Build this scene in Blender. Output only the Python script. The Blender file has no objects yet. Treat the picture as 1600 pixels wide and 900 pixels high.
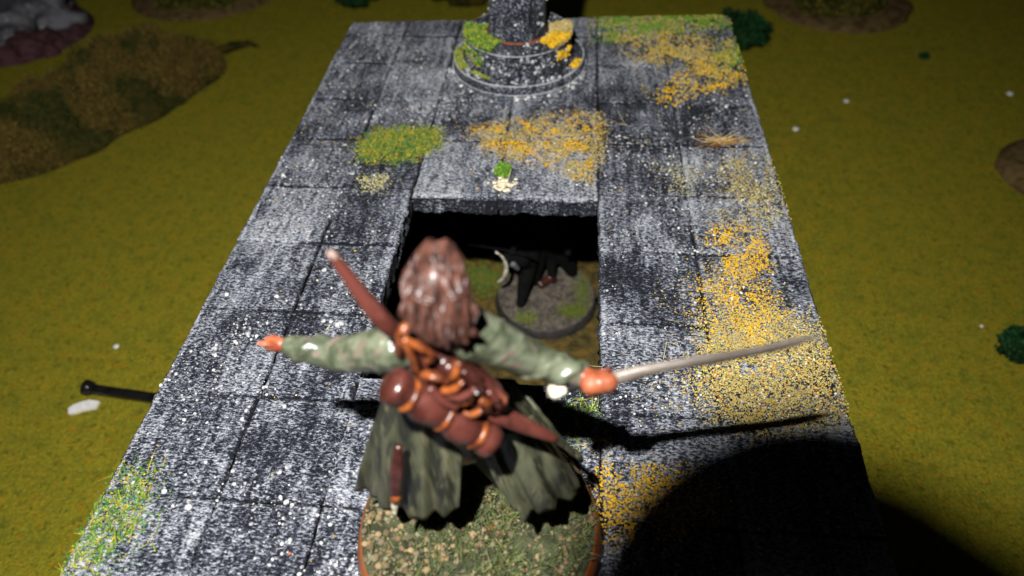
import bpy, bmesh, math, random
import numpy as np
from mathutils import Vector, Matrix, noise
random.seed(7); rng = np.random.default_rng(7)
S = bpy.context.scene
COL = S.collection
# 1 unit = one scored floor square of the ruin (about 14 mm); deck top at z = 0, gaming mat at z = -4
MATZ = -4.0
# ------------------------------------------------------------------ camera
def cam_rot(yaw, pitch, roll):
    f = Vector((-math.sin(yaw)*math.cos(pitch), math.cos(yaw)*math.cos(pitch), -math.sin(pitch)))
    r = Vector((math.cos(yaw), math.sin(yaw), 0)); u = r.cross(f)
    r2 = r*math.cos(roll)+u*math.sin(roll); u2 = -r*math.sin(roll)+u*math.cos(roll)
    return r2, u2, f
CR, CU, CF = cam_rot(0.110408, 0.791105, -0.043073)
CP = Vector((3.60914, 5.50238, 5.02763))
cd = bpy.data.cameras.new('camera'); cam = bpy.data.objects.new('camera', cd); COL.objects.link(cam)
cam.matrix_world = Matrix(((CR.x, CU.x, -CF.x, CP.x), (CR.y, CU.y, -CF.y, CP.y), (CR.z, CU.z, -CF.z, CP.z), (0, 0, 0, 1)))
cd.sensor_width = 36; cd.lens = 1107.16/1600*36; cd.clip_start = .05; cd.clip_end = 400
cd.dof.use_dof = True; cd.dof.focus_distance = 6.3; cd.dof.aperture_fstop = 0.39; cd.dof.aperture_blades = 0
S.camera = cam
# ------------------------------------------------------------------ world, lamp, exposure
W = bpy.data.worlds.new('World'); S.world = W; W.use_nodes = True
W.node_tree.nodes['Background'].inputs[0].default_value = (.8, .85, 1, 1)
W.node_tree.nodes['Background'].inputs[1].default_value = .004
LP = Vector((2.6, 5.3, 7.5))
ld = bpy.data.lights.new('camera_lamp', 'SPOT'); ld.energy = 8200; ld.color = (1.0, .985, .96)
ld.shadow_soft_size = .10; ld.spot_size = math.radians(140); ld.spot_blend = 1.0
lo = bpy.data.objects.new('camera_lamp', ld); COL.objects.link(lo); lo.location = LP
lo.rotation_euler = (Vector((1.6, 11.8, 0))-LP).to_track_quat('-Z', 'Y').to_euler()
S.view_settings.view_transform = 'Standard'; S.view_settings.look = 'None'
S.view_settings.exposure = 0; S.view_settings.gamma = 1
S.render.engine = 'CYCLES'
# ------------------------------------------------------------------ materials
class NT:
    def __init__(s, name):
        s.m = bpy.data.materials.new(name); s.m.use_nodes = True
        s.t = s.m.node_tree; s.b = s.t.nodes['Principled BSDF']
        s.co = s.t.nodes.new('ShaderNodeTexCoord')
    def n(s, ty, **kw):
        o = s.t.nodes.new(ty)
        for k, v in kw.items():
            if k in o.inputs.keys() if not k[0] == '_' else False: pass
            setattr(o, k, v)
        return o
    def link(s, a, b): s.t.links.new(a, b)
    def noise(s, scale, detail=3, rough=.55, mp=(1, 1, 1), rot=(0, 0, 0)):
        m = s.t.nodes.new('ShaderNodeMapping'); m.inputs['Scale'].default_value = mp; m.inputs['Rotation'].default_value = rot
        s.link(s.co.outputs['Object'], m.inputs[0])
        q = s.t.nodes.new('ShaderNodeTexNoise'); q.inputs['Scale'].default_value = scale
        q.inputs['Detail'].default_value = detail; q.inputs['Roughness'].default_value = rough
        s.link(m.outputs[0], q.inputs['Vector']); return q.outputs['Fac']
    def voro(s, scale, mp=(1, 1, 1)):
        m = s.t.nodes.new('ShaderNodeMapping'); m.inputs['Scale'].default_value = mp
        s.link(s.co.outputs['Object'], m.inputs[0])
        q = s.t.nodes.new('ShaderNodeTexVoronoi'); q.inputs['Scale'].default_value = scale
        s.link(m.outputs[0], q.inputs['Vector']); return q.outputs['Distance']
    def ramp(s, src, stops):
        r = s.t.nodes.new('ShaderNodeValToRGB'); e = r.color_ramp.elements
        while len(e) < len(stops): e.new(.5)
        for i, (p, c) in enumerate(stops):
            e[i].position = p; e[i].color = c if len(c) == 4 else (*c, 1)
        s.link(src, r.inputs[0]); return r.outputs[0]
    def mr(s, src, a, b, c=0., d=1.):
        r = s.t.nodes.new('ShaderNodeMapRange'); r.interpolation_type = 'SMOOTHSTEP'
        for i, v in enumerate((a, b, c, d)): r.inputs[i+1].default_value = v
        s.link(src, r.inputs[0]); return r.outputs[0]
    def math(s, op, a, b=None, c=None):
        r = s.t.nodes.new('ShaderNodeMath'); r.operation = op
        for i, v in enumerate((a, b, c)):
            if v is None: continue
            if isinstance(v, (int, float)): r.inputs[i].default_value = v
            else: s.link(v, r.inputs[i])
        return r.outputs[0]
    def mix(s, f, a, b):
        r = s.t.nodes.new('ShaderNodeMix'); r.data_type = 'RGBA'
        for sock, v in ((r.inputs[0], f), (r.inputs[6], a), (r.inputs[7], b)):
            if isinstance(v, (int, float)): sock.default_value = v
            elif isinstance(v, tuple): sock.default_value = (*v, 1)
            else: s.link(v, sock)
        return r.outputs[2]
    def col(s, c):
        if isinstance(c, tuple): s.b.inputs['Base Color'].default_value = (*c, 1)
        else: s.link(c, s.b.inputs['Base Color'])
    def bump(s, h, dist, strength=1):
        b = s.t.nodes.new('ShaderNodeBump'); b.inputs['Distance'].default_value = dist; b.inputs['Strength'].default_value = strength
        s.link(h, b.inputs['Height']); s.link(b.outputs[0], s.b.inputs['Normal'])
    def rough(s, v):
        if isinstance(v, (int, float)): s.b.inputs['Roughness'].default_value = v
        else: s.link(v, s.b.inputs['Roughness'])
    def spec(s, v): s.b.inputs['Specular IOR Level'].default_value = v

def stone_mat(name, zfade=True, bias=0.):
    a = NT(name)
    n1 = a.noise(37, 4, .76, (.7, 1.45, 1), (0, 0, .18)); n2 = a.noise(19, 2, .5, (1, 1, 1)); L = a.noise(1.25, 3, .62)
    st = a.noise(2.2, 3, .7, (6, .8, 1)); weave = a.noise(78, 2, .6, (.55, 1.7, 1), (0, 0, .3))
    v = a.math('ADD', a.math('MULTIPLY', n1, .80), a.math('MULTIPLY', weave, .22))
    v = a.math('ADD', v, a.math('MULTIPLY', n2, -.02))
    sh = a.math('ADD', a.math('MULTIPLY', a.math('SUBTRACT', L, .5), .30), a.math('MULTIPLY', a.math('SUBTRACT', st, .5), .24))
    v2 = a.math('ADD', a.math('ADD', v, sh), bias)
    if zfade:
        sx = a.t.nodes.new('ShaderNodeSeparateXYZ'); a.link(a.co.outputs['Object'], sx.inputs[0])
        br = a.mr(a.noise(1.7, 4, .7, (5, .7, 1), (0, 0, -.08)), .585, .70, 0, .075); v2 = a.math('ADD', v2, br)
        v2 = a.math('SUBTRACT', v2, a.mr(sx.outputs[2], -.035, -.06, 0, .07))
        ga = a.t.nodes.new('ShaderNodeAttribute'); ga.attribute_name = 'groove'
        v2 = a.math('ADD', v2, a.math('MULTIPLY', ga.outputs['Fac'], .15))
    c = a.ramp(v2, [(.445, (.008, .009, .015)), (.497, (.055, .062, .088)), (.545, (.235, .258, .31)), (.625, (.68, .70, .75))])
    a.col(c); a.rough(.62); a.spec(.35)
    a.bump(a.math('ADD', v, a.math('MULTIPLY', a.voro(26), .12)), .085, .9)
    return a.m
M = {}
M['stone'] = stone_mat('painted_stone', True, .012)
M['column'] = stone_mat('painted_column_stone', False, -.03)
M['rim'] = stone_mat('drybrushed_rim', False, .14)
a = NT('dark_wall'); a.col(a.mix(a.mr(a.noise(14, 4, .7), .5, .7), (.012, .012, .014), (.09, .09, .10))); a.rough(.9); M['wall'] = a.m
a = NT('grit'); a.col(a.ramp(a.noise(22, 2), [(.36, (.06, .065, .08)), (.5, (.34, .35, .37)), (.66, (.66, .65, .61))])); a.rough(.7); M['grit'] = a.m
a = NT('gaming_mat')
c1 = a.ramp(a.noise(3.2, 4, .65), [(.3, (.36, .36, .030)), (.5, (.51, .45, .032)), (.68, (.62, .46, .032))])
c2 = a.mix(a.mr(a.noise(6.5, 4, .7), .54, .68), c1, (.66, .38, .015))
c3 = a.mix(a.mr(a.noise(8, 3, .7), .53, .68), c2, (.23, .245, .02))
c4 = a.mix(a.mr(a.noise(19, 4, .75), .42, .60), a.mix(.38, c3, (.12, .13, .012)), c3); a.col(a.mix(a.mr(a.noise(24, 3, .7), .60, .74), c4, (.74, .56, .05))); a.rough(.95); a.spec(.12); a.bump(a.noise(22, 4, .75), .13, .9); M['mat'] = a.m
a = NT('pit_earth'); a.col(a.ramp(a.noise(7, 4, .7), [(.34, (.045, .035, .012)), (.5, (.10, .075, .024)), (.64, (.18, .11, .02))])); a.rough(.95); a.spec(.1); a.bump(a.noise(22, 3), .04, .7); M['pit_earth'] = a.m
def vcol_mat(name, rough=.85, spec=.2, amp=.25):
    a = NT(name); at = a.t.nodes.new('ShaderNodeAttribute'); at.attribute_name = 'Col'
    a.link(at.outputs['Color'], a.b.inputs['Base Color']); a.rough(rough); a.spec(spec); return a.m
M['flock'] = vcol_mat('flock_grains')
def paint(name, base, dark, rough=.34, scale=9, hi=None, mp=(1, 1, 1), spec=.5, bd=.010):
    a = NT(name); f = a.mr(a.noise(scale, 3, .6, mp), .35, .62)
    c = a.mix(f, dark, base)
    if hi: c = a.mix(a.mr(a.noise(scale*1.7, 2, .5, mp), .58, .68), c, hi)
    a.col(c); a.rough(rough); a.spec(spec); a.bump(a.noise(scale*2.2, 2, .5, mp), bd, .6); M[name] = a.m
paint('hair_paint', (.062, .025, .017), (.011, .004, .003), .38, 12, (.13, .10, .095), (3.0, 1, .5), .4, .005)
paint('sleeve_paint', (.11, .122, .08), (.04, .048, .028), .33, 7, (.115, .09, .07))
paint('skin_paint', (.34, .10, .045), (.17, .03, .012), .38, 7)
paint('leather_paint', (.068, .019, .014), (.026, .007, .005), .27, 5, bd=.004)
paint('strap_paint', (.19, .050, .011), (.05, .012, .004), .33, 12)
paint('coat_paint', (.060, .062, .036), (.013, .014, .010), .40, 6, (.085, .078, .045), (2.0, 2.0, .12))
paint('dark_paint', (.011, .011, .011), (.004, .004, .004), .62, 6, spec=.25)
paint('blade_paint', (.235, .195, .16), (.15, .12, .095), .42, 5, None, (.6, 2, 2), .6)
paint('pit_black', (.006, .006, .006), (.003, .003, .003), .85, 6, spec=.1)
paint('pommel_paint', (.80, .76, .62), (.40, .34, .24), .3, 14)
paint('base_rim_paint', (.30, .085, .020), (.20, .05, .012), .45, 3)
paint('black_plastic', (.012, .011, .010), (.006, .006, .006), .22, 5)
paint('soil_paint', (.05, .055, .028), (.02, .022, .012), .9, 7, (.09, .08, .045), spec=.1)
paint('grey_soil', (.15, .128, .10), (.07, .058, .048), .9, 8, (.18, .155, .12), spec=.1)
paint('base_edge_black', (.04, .035, .033), (.02, .017, .016), .6, 5)
paint('tan_base', (.17, .115, .045), (.085, .052, .02), .9, 5, spec=.1)
paint('rock_grey', (.20, .20, .22), (.055, .055, .06), .8, 1.6, (.30, .30, .33), spec=.1)
paint('purple_earth', (.10, .045, .05), (.045, .018, .02), .8, 3, spec=.2)
paint('rust_ring', (.20, .055, .02), (.10, .03, .01), .7, 12)
paint('white_chip_paint', (.92, .90, .86), (.80, .78, .74), .6, 12)
paint('white_chip_dim', (.16, .11, .09), (.1, .06, .05), .6, 12)
paint('glue_paint', (.80, .72, .52), (.62, .52, .34), .5, 20)
paint('moss_core', (.075, .055, .012), (.02, .024, .006), .95, 3, spec=.05)
paint('green_core', (.012, .035, .010), (.005, .014, .004), .95, 3, spec=.05)
# ------------------------------------------------------------------ helpers
def empty(name, loc=(0, 0, 0)):
    o = bpy.data.objects.new(name, None); o.location = loc; o.empty_display_size = .2; COL.objects.link(o); return o
def tag(o, label=None, cat=None, group=None, kind=None):
    for k, v in (('label', label), ('category', cat), ('group', group), ('kind', kind)):
        if v: o[k] = v
    return o
def put(name, me, mats, parent=None, smooth=True):
    if isinstance(me, bmesh.types.BMesh):
        b = me; me = bpy.data.meshes.new(name); b.to_mesh(me); b.free()
    me.name = name
    for m in (mats if isinstance(mats, (list, tuple)) else [mats]):
        if isinstance(m, str): m = M[m]
        if m.name not in me.materials: me.materials.append(m)
    if smooth: me.shade_smooth()
    else: me.shade_flat()
    o = bpy.data.objects.new(name, me); COL.objects.link(o)
    if parent:
        o.parent = parent; o.matrix_parent_inverse = Matrix.Translation(-Vector(parent.location))
    return o
def loft(rings, cap=True, closed=True):
    """rings: list of lists of points"""
    bm = bmesh.new(); R = [[bm.verts.new(p) for p in r] for r in rings]; n = len(rings[0])
    for a_, b_ in zip(R[:-1], R[1:]):
        for i in range(n if closed else n-1):
            j = (i+1) % n; bm.faces.new((a_[i], a_[j], b_[j], b_[i]))
    if cap and closed:
        bm.faces.new(R[0][::-1]); bm.faces.new(R[-1])
    bm.normal_update(); return bm
def frame(d):
    d = Vector(d).normalized(); up = Vector((0, 0, 1)) if abs(d.z) < .9 else Vector((0, 1, 0))
    s = d.cross(up).normalized(); return d, s, s.cross(d)
def tube(pts, rad, n=16, flat=1., smooth_path=4, wob=0., seed=0, updir=None):
    pts = [Vector(p) for p in pts]
    if smooth_path and len(pts) > 2:
        q, rr = [], []
        for i in range(len(pts)-1):
            p0, p1, p2, p3 = pts[max(i-1, 0)], pts[i], pts[i+1], pts[min(i+2, len(pts)-1)]
            for k in range(smooth_path):
                t = k/smooth_path
                q.append(.5*((2*p1)+(-p0+p2)*t+(2*p0-5*p1+4*p2-p3)*t*t+(-p0+3*p1-3*p2+p3)*t**3))
                rr.append(rad[i]*(1-t)+rad[i+1]*t)
        q.append(pts[-1]); rr.append(rad[-1]); pts, rad = q, rr
    rings = []
    for i, p in enumerate(pts):
        d = pts[min(i+1, len(pts)-1)]-pts[max(i-1, 0)]
        d, s, u = frame(d)
        if updir is not None:
            s = d.cross(Vector(updir)).normalized(); u = s.cross(d)
        rings.append([p+(s*math.cos(t)+u*math.sin(t)*flat)*rad[i]*(1+wob*noise.noise(Vector((math.cos(t)*2+seed, math.sin(t)*2, i*.6))))
                      for t in [2*math.pi*k/n for k in range(n)]])
    return loft(rings)
def lathe(prof, c, n=72, wob=0., seed=0):
    rings = []
    for r, z in prof:
        ring = []
        for k in range(n):
            t = 2*math.pi*k/n; rr = r*(1+wob*noise.noise(Vector((math.cos(t)*3+seed, math.sin(t)*3, z*4))))
            ring.append((c[0]+rr*math.cos(t), c[1]+rr*math.sin(t), c[2]+z))
        rings.append(ring)
    return loft(rings)
def disp(me, amp, scale, seed=0, axis=None):
    for v in me.vertices:
        d = noise.fractal(v.co*scale+Vector((seed, 0, 0)), .8, 2, 3)*amp
        v.co += (Vector(axis) if axis else v.normal)*d
def bm_mesh(bm, name='m'):
    me = bpy.data.meshes.new(name); bm.to_mesh(me); bm.free(); return me
def join(bms):
    out = bmesh.new()
    for b in bms:
        me = bm_mesh(b); out.from_mesh(me); bpy.data.meshes.remove(me)
    return out
def remesh(bm, vox, smooth=2):
    me = bm_mesh(bm); o = bpy.data.objects.new('tmp', me); COL.objects.link(o)
    m = o.modifiers.new('r', 'REMESH'); m.mode = 'VOXEL'; m.voxel_size = vox
    if smooth:
        s = o.modifiers.new('s', 'SMOOTH'); s.iterations = smooth; s.factor = .5
    dg = bpy.context.evaluated_depsgraph_get(); out = bpy.data.meshes.new_from_object(o.evaluated_get(dg))
    bpy.data.objects.remove(o); return out
def ico_np(sub=1):
    bm = bmesh.new(); bmesh.ops.create_icosphere(bm, subdivisions=sub, radius=1)
    v = np.array([x.co[:] for x in bm.verts]); f = np.array([[q.index for q in x.verts] for x in bm.faces]); bm.free(); return v, f
ICO1 = ico_np(1); ICO2 = ico_np(2)
OCT = (np.array([(1, 0, 0), (-1, 0, 0), (0, 1, 0), (0, -1, 0), (0, 0, 1), (0, 0, -1)], float),
       np.array([(0, 2, 4), (2, 1, 4), (1, 3, 4), (3, 0, 4), (2, 0, 5), (1, 2, 5), (3, 1, 5), (0, 3, 5)]))
def scatter_mesh(name, P, size, shape=OCT, colors=None, squash=1., jit=.35):
    """many small lumps in one mesh; P (n,3), size (n,), colors (n,3)"""
    P = np.asarray(P, float); n = len(P); V, F = shape; size = np.asarray(size, float)
    ax = rng.normal(size=(n, 3)); ax /= np.linalg.norm(ax, axis=1)[:, None]; an = rng.uniform(0, 2*np.pi, n)
    v = V[None]*(1+rng.uniform(-jit, jit, (n, len(V), 1)))
    c, s = np.cos(an)[:, None, None], np.sin(an)[:, None, None]
    k = ax[:, None, :]; v = v*c+np.cross(np.broadcast_to(k, v.shape), v)*s+k*(v@ax[:, :, None])*(1-c)
    v = v*size[:, None, None]; v[:, :, 2] *= squash; v = v+P[:, None, :]
    f = F[None]+(np.arange(n)*len(V))[:, None, None]
    me = bpy.data.meshes.new(name); me.from_pydata(v.reshape(-1, 3).tolist(), [], f.reshape(-1, 3).tolist())
    if colors is not None:
        at = me.color_attributes.new('Col', 'FLOAT_COLOR', 'POINT')
        cc = np.repeat(np.c_[colors, np.ones(n)], len(V), axis=0); at.data.foreach_set('color', cc.astype('f').ravel())
    me.update(); return me
def fibre_mesh(name, P, length, width, colors, up=.5, dirs=None):
    """short thin blades / static-grass fibres, each a 2-sided bent strip with thickness (3-sided)"""
    n = len(P); P = np.asarray(P, float)
    th = rng.uniform(0, 2*np.pi, n); el = rng.uniform(up*.3, up*1.7, n).clip(0, 1.4)
    d = np.c_[np.cos(th)*np.cos(el), np.sin(th)*np.cos(el), np.sin(el)] if dirs is None else dirs
    L = np.asarray(length)*rng.uniform(.6, 1.3, n); bend = rng.normal(0, .25, (n, 3))
    side = np.cross(d, [0, 0, 1.]); side /= np.linalg.norm(side, axis=1)[:, None]+1e-6; u = np.cross(side, d)
    vs = []
    for t, w in ((0, 1), (.5, .8), (1, .25)):
        c = P+d*(L*t)[:, None]+bend*(L*t*t)[:, None]
        for k in range(3):
            a_ = 2*np.pi*k/3; vs.append(c+(side*np.cos(a_)+u*np.sin(a_))*width*w)
    v = np.stack(vs, 1); f = []
    for r in range(2):
        for k in range(3): f.append((r*3+k, r*3+(k+1) % 3, r*3+3+(k+1) % 3, r*3+3+k))
    F = np.array(f)[None]+(np.arange(n)*9)[:, None, None]
    me = bpy.data.meshes.new(name); me.from_pydata(v.reshape(-1, 3).tolist(), [], F.reshape(-1, 4).tolist())
    at = me.color_attributes.new('Col', 'FLOAT_COLOR', 'POINT')
    at.data.foreach_set('color', np.repeat(np.c_[colors, np.ones(n)], 9, axis=0).astype('f').ravel()); me.update(); return me
def pal(cols, n, var=.18):
    c = np.array(cols)[rng.integers(0, len(cols), n)]; return (c*(1+rng.uniform(-var, var, (n, 1)))).clip(0, 1)
def inpoly(P, poly):
    x, y = P[:, 0], P[:, 1]; c = np.zeros(len(P), bool); q = np.array(poly)
    for i in range(len(q)):
        x1, y1 = q[i]; x2, y2 = q[i-1]
        c ^= ((y1 > y) != (y2 > y)) & (x < (x2-x1)*(y-y1)/(y2-y1+1e-12)+x1)
    return c
def blotchy(P, scale, seed, thr=0.):
    return np.array([noise.fractal(Vector((p[0]*scale+seed, p[1]*scale, seed)), .8, 2, 3) for p in P]) > thr
# ------------------------------------------------------------------ gaming mat (structure)
g = bmesh.new(); bmesh.ops.create_grid(g, x_segments=60, y_segments=60, size=60)
bmesh.ops.translate(g, verts=g.verts, vec=(3, 20, MATZ)); me = bm_mesh(g)
for v in me.vertices: v.co.z += .03*noise.noise(v.co*.2)
ground = put('ground', me, 'mat'); tag(ground, kind='structure', label='olive and ochre flocked gaming mat')
# ------------------------------------------------------------------ ruin platform
plat = empty('stone_platform', (3, 11, MATZ))
tag(plat, 'large grey stone ruin platform with scored square tiles and a square hole', 'platform')
XS = [0, .94, 1.78, 2.78, 3.93, 4.93, 6.0]
YS = [4.0, 5.0, 6.0, 7.0, 8.02, 9.0, 10.02, 11.03, 12.0, 13.0, 13.97, 14.98, 15.86, 16.33]
T = .25
HX0, HX1, HY0, HY1 = 1.78, 3.93, 9.28, 11.88
def hgt(x, y, e, seed):
    q = Vector((x, y, 0))
    h = .014*noise.noise(q*2.3)+.010*noise.fractal(q*11, .7, 2, 3)+.007*noise.noise(Vector((x*30, y*46, 3)))
    w = .014+.012*noise.noise(Vector((x*5, y*5, 9)))
    h -= (.022+.022*noise.noise(Vector((x*1.3, y*1.3, 5))))*math.exp(-(e/max(w, .005))**2) if e < .12 else 0
    return h
GV = {}
def tile(x0, x1, y0, y1, seed, y1b=None):
    y1b = y1 if y1b is None else y1b
    g_ = .0035; nx = max(6, int((x1-x0)/.022)); ny = max(6, int((y1-y0)/.022))
    V = []; F = []; G = []; toff = random.uniform(-.22, .22); tz = random.uniform(-.012, .008); tl = (random.uniform(-.006, .006), random.uniform(-.006, .006))
    def edge_w(x, y, s): return (.020 if min(abs(x), abs(6-x)) < .05 or y > 16.2 else .008)*noise.noise(Vector((x*7, y*7, s)))
    top = {}
    for j in range(ny+1):
        for i in range(nx+1):
            u, w = i/nx, j/ny; yt = y1+(y1b-y1)*u
            x = x0+g_+(x1-x0-2*g_)*u; y = y0+g_+(yt-y0-2*g_)*w
            e = min(u*(x1-x0), (1-u)*(x1-x0), w*(yt-y0), (1-w)*(yt-y0))
            jx = edge_w(x, y, 1) if i in (0, nx) else 0; jy = edge_w(x, y, 2) if j in (0, ny) else 0
            top[i, j] = len(V); V.append((x+jx, y+jy, hgt(x, y, e, seed)+tz+tl[0]*(2*u-1)+tl[1]*(2*w-1)))
            vert_ = min(u*(x1-x0), (1-u)*(x1-x0)) < min(w*(yt-y0), (1-w)*(yt-y0)); dk_ = (.30 if vert_ else .62)+1.1*noise.noise(Vector((x*1.3, y*1.3, 5))); wn = .5+noise.noise(Vector((x*6, y*6, 2)))
            if min(abs(x), abs(6-x)) < .07 or (HX0-.07 < x < HX1+.07 and HY0-.07 < y < HY1+.07): dk_ *= .2; wn += .9
            G.append(-max(dk_, .03)*math.exp(-(e/.015)**2)+.22*wn*math.exp(-((e-.035)/.02)**2)+toff)
    for j in range(ny):
        for i in range(nx): F.append((top[i, j], top[i+1, j], top[i+1, j+1], top[i, j+1]))
    ring = [top[i, 0] for i in range(nx)]+[top[nx, j] for j in range(ny)]+[top[i, ny] for i in range(nx, 0, -1)]+[top[0, j] for j in range(ny, 0, -1)]
    cx, cy = (x0+x1)/2, (y0+y1)/2; prev = ring
    for z in (-.035, -.075, -.12, -.165, -.21, -T):
        cur = []
        for k in ring:
            x, y, _ = V[k]; q = Vector((x*9, y*9, z*16)); d = .030*noise.fractal(q, .8, 2, 3)-.004
            dx = (1 if x < cx else -1) if min(x-x0, x1-x) < .03 else 0; dy = (1 if y < cy else -1) if min(y-y0, max(y1, y1b)-y) < .05 else 0
            zz = z+(.05*noise.noise(Vector((x*7, y*7, 4))) if z == -T else 0)
            cur.append(len(V)); V.append((x-dx*d, y-dy*d, zz))
        for k in range(len(ring)):
            m = (k+1) % len(ring); F.append((prev[m], prev[k], cur[k], cur[m]))
        prev = cur
    F.append(tuple(prev[::-1]))
    me = bpy.data.meshes.new('tile'); me.from_pydata(V, [], F); me.update()
    at = me.attributes.new('groove', 'FLOAT', 'POINT'); at.data.foreach_set('value', np.array(G+[0.]*(len(V)-len(G)), 'f')); return me
k = 0
for j in range(len(YS)-1):
    for i in range(6):
        y0, y1 = YS[j], YS[j+1]; y1b = None
        if i in (2, 3):
            if YS[j] == 8.02: y1 = YS[5]
            if YS[j] == 9.0: y0, y1 = 9.0, HY0
            if YS[j] in (10.02,): continue
            if YS[j] == 11.03: continue
            if YS[j] == 12.0: y0 = HY1
        if j == len(YS)-2:
            y1, y1b = 16.33+.055*XS[i], 16.33+.055*XS[i+1]
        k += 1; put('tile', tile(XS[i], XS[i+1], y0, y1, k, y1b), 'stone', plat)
def box(x0, x1, y0, y1, z0, z1):
    b = bmesh.new(); bmesh.ops.create_cube(b, size=1)
    for v in b.verts: v.co = Vector((x0 if v.co.x < 0 else x1, y0 if v.co.y < 0 else y1, z0 if v.co.z < 0 else z1))
    return b
core = join([box(.05, HX0-.05, 4.05, 16.28, -.2, -.055), box(HX1+.05, 5.95, 4.05, 16.28, -.2, -.056),
             box(HX0-.05, HX1+.05, 4.05, HY0-.05, -.2, -.057), box(HX0-.05, HX1+.05, HY1+.05, 16.28, -.2, -.058)])
put('slab_core', core, 'wall', plat, False)
for bx in ((.12, .3, 4.2, 16.2), (5.7, 5.88, 4.2, 16.2), (.3, 5.7, 16.0, 16.2), (.3, 5.7, 4.2, 4.4)):
    put('supporting_wall', box(*bx, MATZ-.02, -T+.02), 'wall', plat, False)
# grit glued on the deck
def on_deck(P):
    h = (P[:, 0] > HX0-.02) & (P[:, 0] < HX1+.02) & (P[:, 1] > HY0-.02) & (P[:, 1] < HY1+.02)
    return ~h
def jitter_z(P, dz=0.):
    return np.c_[P, np.full(len(P), dz)]
n = 26000
P = np.c_[rng.uniform(.02, 5.98, n), rng.uniform(6.5, 16.3, n)]
dn = np.array([noise.fractal(Vector((p[0]*.9+5, p[1]*.9, 2)), .8, 2, 3)+.5*noise.noise(Vector((p[0]*5, p[1]*5, 7))) for p in P])
P = P[on_deck(P) & (dn+rng.uniform(-.45, .25, n) > .08)]
P = P[:7000]; sz = .005+.016*rng.random(len(P))**3.2
put('grit', scatter_mesh('grit', jitter_z(P, .004), sz, ICO1, squash=.7, jit=.22), 'grit', plat)['kind'] = 'stuff'
big = [(1.45, 9.86, .048), (1.36, 9.9, .026), (1.30, 9.98, .03), (1.28, 9.9, .026), (3.16, 12.63, .045), (3.08, 12.6, .025), (3.24, 12.66, .022), (4.56, 15.04, .05),
       (.75, 7.93, .03), (1.42, 8.33, .03), (1.36, 8.28, .026), (.5, 8.05, .024), (1.5, 8.02, .024), (1.55, 8.2, .022), (4.75, 12.6, .03), (5.28, 11.9, .02), (4.2, 13.1, .02),
       (.35, 9.5, .03), (.6, 9.7, .03), (.72, 10.2, .025), (1.1, 10.6, .028), (.2, 10.2, .03), (.16, 12.2, .03), (2.5, 13.95, .02), (5.6, 13.9, .03), (1.2, 8.9, .03), (1.7, 8.95, .03)]
for x, y, r in big:
    me = scatter_mesh('pebble', [(x, y, r*.25)], [r], ICO2, squash=.7, jit=.08); put('pebble', me, 'grit', plat)
# flock patches
YEL = [(.60, .35, .016), (.66, .40, .02), (.56, .34, .02), (.50, .36, .06), (.45, .36, .13), (.38, .30, .12), (.50, .26, .03)]
OCH = [(.42, .33, .12), (.38, .29, .09), (.48, .39, .18), (.32, .27, .07), (.34, .32, .07), (.40, .33, .14), (.44, .20, .06)]
OCHY = OCH+YEL[:3]
GRN = [(.09, .20, .02), (.18, .26, .03), (.30, .30, .035), (.05, .14, .03), (.44, .33, .03), (.03, .16, .06)]
PAL = [(.55, .48, .26), (.42, .38, .16), (.62, .55, .33), (.35, .36, .10)]
def patch(poly, dens, cols, size=(.005, .0125), thr=-.12, scale=3.2, seed=0, z=.006, name='moss_patch', feather=.12, fib=None):
    q = np.array(poly); lo_, hi_ = q.min(0)-.2, q.max(0)+.2; A = np.prod(hi_-lo_); n = int(A*dens*1.15)
    n = int(n*1.7); P = rng.uniform(lo_, hi_, (n, 2)); Pj = P+rng.normal(0, feather, P.shape)
    P = P[inpoly(Pj, poly) & on_deck(P) & (P[:, 0] < 6) & (P[:, 0] > 0.0) & (P[:, 1] < 16.33+.05*P[:, 0])]
    P = P[blotchy(P, scale, seed+3.3, thr) | (rng.random(len(P)) < .22)]
    n = len(P); s = rng.uniform(*size, n); c = pal(cols, n)
    # colour clumps
    cl = np.array([noise.noise(Vector((p[0]*4+seed, p[1]*4, 5))) for p in P])
    alt = pal(cols[:2], n, .1); c = np.where((cl > .12)[:, None], alt, c)
    me = scatter_mesh(name, np.c_[P, rng.uniform(.0, .012, n)+z], s, OCT, c, squash=.8)
    o = put(name, me, 'flock', plat, False); o['kind'] = 'stuff'
    if fib:
        m2 = fibre_mesh('grass_fibres', np.tile(np.c_[P, np.full(n, z)], (3, 1))[:int(n*fib)], .075, .0035, pal(GRN, int(n*fib)), up=.5)
        o2 = put('grass_fibres', m2, 'flock', plat, False); o2['kind'] = 'stuff'
    return o
green_poly = [(.91, 12.75), (1.1, 13.19), (1.84, 13.26), (1.98, 12.93), (1.71, 12.58), (1.14, 12.45)]
patch(green_poly, 2400, GRN[3:4]+GRN[2:3]+GRN+YEL[:2], seed=1, fib=.8, feather=.07, thr=-.5)['label'] = 'green and yellow flock patch'
patch([(2.29, 13.3), (3.48, 13.72), (3.98, 13.69), (3.99, 12.86), (3.82, 12.15), (3.44, 12.45), (2.56, 12.74)], 2100, YEL[:2]+OCH+OCH[:3], seed=2, thr=-.25, feather=.06)['label'] = 'yellow flock patch'
patch([(1.08, 12.23), (1.46, 12.24), (1.52, 11.93), (1.22, 11.92)], 1500, PAL, seed=3, feather=.06)
patch([(3.95, 16.1), (4.11, 16.6), (5.84, 16.66), (5.93, 16.3), (5.48, 16.2), (4.59, 15.95), (4.0, 15.75)], 2300, GRN+OCH[:2], seed=4, size=(.010, .021), thr=-.35)['label'] = 'green flock along the back edge'
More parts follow.
